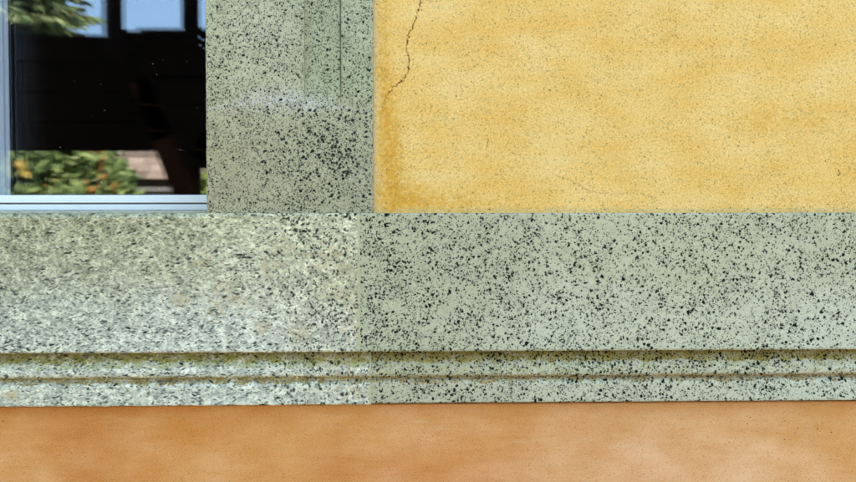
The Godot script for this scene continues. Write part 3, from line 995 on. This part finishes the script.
func chamfer_bar(st: SurfaceTool, lo: Vector3, hi: Vector3) -> void:
	# a box whose front edges are rounded off by 1 mm
	var c := 0.001
	var zf := hi.z
	box(st, lo, Vector3(hi.x, hi.y, zf - c))
	var a := [Vector3(lo.x, lo.y, zf - c), Vector3(hi.x, lo.y, zf - c), Vector3(hi.x, hi.y, zf - c), Vector3(lo.x, hi.y, zf - c)]
	var b := [Vector3(lo.x + c, lo.y + c, zf), Vector3(hi.x - c, lo.y + c, zf), Vector3(hi.x - c, hi.y - c, zf), Vector3(lo.x + c, hi.y - c, zf)]
	quad(st, b[0], b[1], b[2], b[3], Vector3.BACK)
	var ns := [Vector3(0, -1, 1), Vector3(1, 0, 1), Vector3(0, 1, 1), Vector3(-1, 0, 1)]
	for i in 4:
		quad(st, a[i], a[(i + 1) % 4], b[(i + 1) % 4], b[i], ns[i].normalized())

# dark timber shelter that stands in front of the house and shows in the glass
func shelter() -> void:
	var z := 5.0
	var t := thing("timber_shelter", "dark timber shelter of planks, round posts and knee braces facing the house", "shelter")
	var R := func(px, py, zz): return refl(px, py, zz)
	# planks of the left bay, stacked
	var ys := [33.0, 62.0, 92.0, 122.0, 151.0]
	for i in 4:
		var a: Vector3 = R.call(-420, (ys[i] + ys[i + 1]) / 2 + 1.0, z)
		var b: Vector3 = R.call(100 if i == 0 else 150, (ys[i] + ys[i + 1]) / 2, z)
		a.y = R.call(50, (ys[i] + ys[i + 1]) / 2, z).y
		b.y = a.y
		var hgt: float = R.call(50, ys[i], z).y - R.call(50, ys[i + 1], z).y
		obj("plank", timber(a, b, hgt - 0.004, 0.05), M.timber, t)
	var fa: Vector3 = R.call(98, 53.5, z)
	var fb: Vector3 = R.call(150, 53.5, z)
	fb.y = fa.y
	obj("plank", timber(fa, fb, 0.10, 0.05), M.timber, t)
	for r in [[-420.0, 152.0, 47.0, 149.0, 50.0], [140.0, 560.0, 100.0, 146.0, 150.0]]:
		var ba: Vector3 = R.call(r[0], 90, z + 0.06)
		var bb: Vector3 = R.call(r[1], 90, z + 0.06)
		ba.y = (R.call(r[4], r[2], z + 0.06).y + R.call(r[4], r[3], z + 0.06).y) / 2
		bb.y = ba.y
		obj("backing_board", timber(ba, bb, R.call(r[4], r[2], z + 0.06).y - R.call(r[4], r[3], z + 0.06).y, 0.03), M.timber, t)
	# right bay: planks with gaps that let the sky through
	var rows := [[27.0, 35.2], [37.4, 44.0], [46.0, 75.0], [77.5, 104.0], [104.5, 130.0], [130.5, 149.0], [149.5, 168.0]]
	for r in rows:
		var a: Vector3 = R.call(174 if r[0] > 149.0 else 136, (r[0] + r[1]) / 2, z - 0.12)
		var b: Vector3 = R.call(560, (r[0] + r[1]) / 2, z - 0.12)
		b.y = a.y
		obj("plank", timber(a, b, R.call(150, r[0], z - 0.12).y - R.call(150, r[1], z - 0.12).y, 0.04), M.timber, t)
	for r in [[120.0, 192.5], [201.0, 420.0]]:
		var a: Vector3 = R.call(r[0], 42.0, z - 0.05)
		var b: Vector3 = R.call(r[1], 42.0, z - 0.05)
		b.y = a.y
		obj("batten", timber(a, b, 0.13, 0.04), M.timber, t)
	for r in [[120.0, 194.5], [198.0, 420.0]]:
		var a: Vector3 = R.call(r[0], 80.0, z - 0.05)
		var b: Vector3 = R.call(r[1], 80.0, z - 0.05)
		b.y = a.y
		obj("batten", timber(a, b, 0.18, 0.04), M.timber, t)
	# round posts above, square post and braces below
	for p in [[111.0, 10.0, z - 0.25], [189.0, 9.0, z + 0.15]]:
		var a: Vector3 = R.call(p[0], 60, p[2])
		var r: float = (R.call(p[0] + p[1], 20, p[2]).x - R.call(p[0], 20, p[2]).x)
		obj("post", log_post(a, Vector3(a.x, 3.6, a.z), absf(r) * 1.03, absf(r) * 0.97, 20), M.timber, t)
	var f: Vector3 = R.call(190, 150, z - 0.02)
	var lo := Vector3(f.x, 0, f.z)
	obj("post", timber(lo, Vector3(f.x, R.call(190, 40, z).y, f.z), 0.092, 0.10), M.timber2, t)
	obj("brace", timber(R.call(184, 196, z - 0.1), R.call(138, 80, z - 0.1), 0.115, 0.08), M.timber2, t)
	obj("brace", timber(R.call(199, 160, z - 0.1), R.call(245, 60, z - 0.1), 0.115, 0.08), M.timber2, t)
	for px in [-400.0, 540.0]:
		var g: Vector3 = R.call(px, 100, z + 0.1)
		obj("post", timber(Vector3(g.x, 0, g.z), Vector3(g.x, 3.6, g.z), 0.12, 0.12), M.timber2, t)
	var ta: Vector3 = R.call(-430, 0, z)
	var tb: Vector3 = R.call(570, 0, z)
	ta.y = 3.62
	tb.y = 3.62
	obj("top_beam", timber(ta, tb, 0.16, 0.12), M.timber, t)

func garden() -> void:
	var at: Vector3 = refl(2, 0, 13.0)
	at.y = 0
	conifer(at, 6.6, 2.0, 2.7, 401, "tall green conifer with drooping sprays behind the timber shelter")
	at = refl(20, 0, 21.0)
	at.y = 0
	conifer(at, 9.0, 2.4, 3.0, 402, "taller green conifer standing behind the other conifer")
	var k := [[10.0, 10.0, 2.25, 0.75, "green shrub with yellow leaf tips beside the conifer"], [60.0, 10.3, 2.2, 0.7, "green shrub with orange leaves between the other two shrubs"], [96.0, 10.8, 2.05, 0.5, "plain green shrub beside the shed roof"]]
	var tints := [Color(0.40, 0.28, 0.05), Color(0.42, 0.20, 0.06), Color(0.14, 0.20, 0.06)]
	for i in 3:
		at = refl(k[i][0], 0, k[i][1])
		at.y = 0
		shrub(at, k[i][2], k[i][3], 410 + i, k[i][4], Color(0.04, 0.085, 0.025), Color(0.22, 0.31, 0.11), tints[i], 1100)
	at = refl(216, 0, 9.0)
	at.y = 0
	shrub(at, 1.9, 0.22, 420, "slim bright green shrub beside the shelter post", Color(0.12, 0.20, 0.03), Color(0.22, 0.30, 0.05), Color(0.26, 0.30, 0.05), 420)
	# low shed with a shingled roof
	var z := 17.0
	var e0 := refl(104, 180, z)
	var e1 := refl(182, 181, z)
	var xa := e0.x
	var xb := e1.x + 0.6
	var eave := refl(150, 179, z).y
	var t := thing("garden_shed", "low dark shed with a pale brown shingled roof behind the shrubs", "shed")
	var st := begin()
	box(st, Vector3(xa + 0.1, 0, z + 0.25), Vector3(xb - 0.1, eave + 0.05, z + 2.6))
	obj("wall", st, M.shed, t)
	var run := 1.5
	var rise := 1.15
	var n := 11
	for i in n:
		var x := xa
		while x < xb - 0.02:
			var wd := rng.randf_range(0.14, 0.26)
			var x2 := minf(x + wd, xb)
			var y0 := eave + rise * i / n
			var y1 := eave + rise * (i + 1.25) / n
			var z0 := z + run * i / n
			var z1 := z + run * (i + 1.25) / n
			st = begin()
			var th := rng.randf_range(0.018, 0.034)
			var nn := Vector3(0, run, -rise).normalized()
			var a := Vector3(x + 0.003, y0, z0)
			var b := Vector3(x2 - 0.003, y0, z0)
			var c := Vector3(x2 - 0.003, y1, z1)
			var d := Vector3(x + 0.003, y1, z1)
			quad(st, a + nn * th, b + nn * th, c + nn * 0.004, d + nn * 0.004, nn)
			quad(st, a, b, b + nn * th, a + nn * th, Vector3.FORWARD)
			quad(st, a, a + nn * th, d + nn * 0.004, d, Vector3.LEFT)
			quad(st, b, b + nn * th, c + nn * 0.004, c, Vector3.RIGHT)
			obj("shingle", st, M.shingle[rng.randi() % 3], t)
			x = x2
	st = begin()
	quad(st, Vector3(xa, eave, z + 0.01), Vector3(xb, eave, z + 0.01), Vector3(xb, eave + rise, z + run + 0.01), Vector3(xa, eave + rise, z + run + 0.01), Vector3(0, 0.8, -0.6))
	quad(st, Vector3(xa, eave, z + 2 * run), Vector3(xb, eave, z + 2 * run), Vector3(xb, eave + rise, z + run + 0.01), Vector3(xa, eave + rise, z + run + 0.01), Vector3(0, 0.8, 0.6))
	obj("roof_deck", st, M.shed, t)
	obj("gutter", timber(Vector3(xa, eave - 0.15, z + 0.02), Vector3(xb, eave - 0.15, z + 0.02), 0.07, 0.07), M.gutter, t)
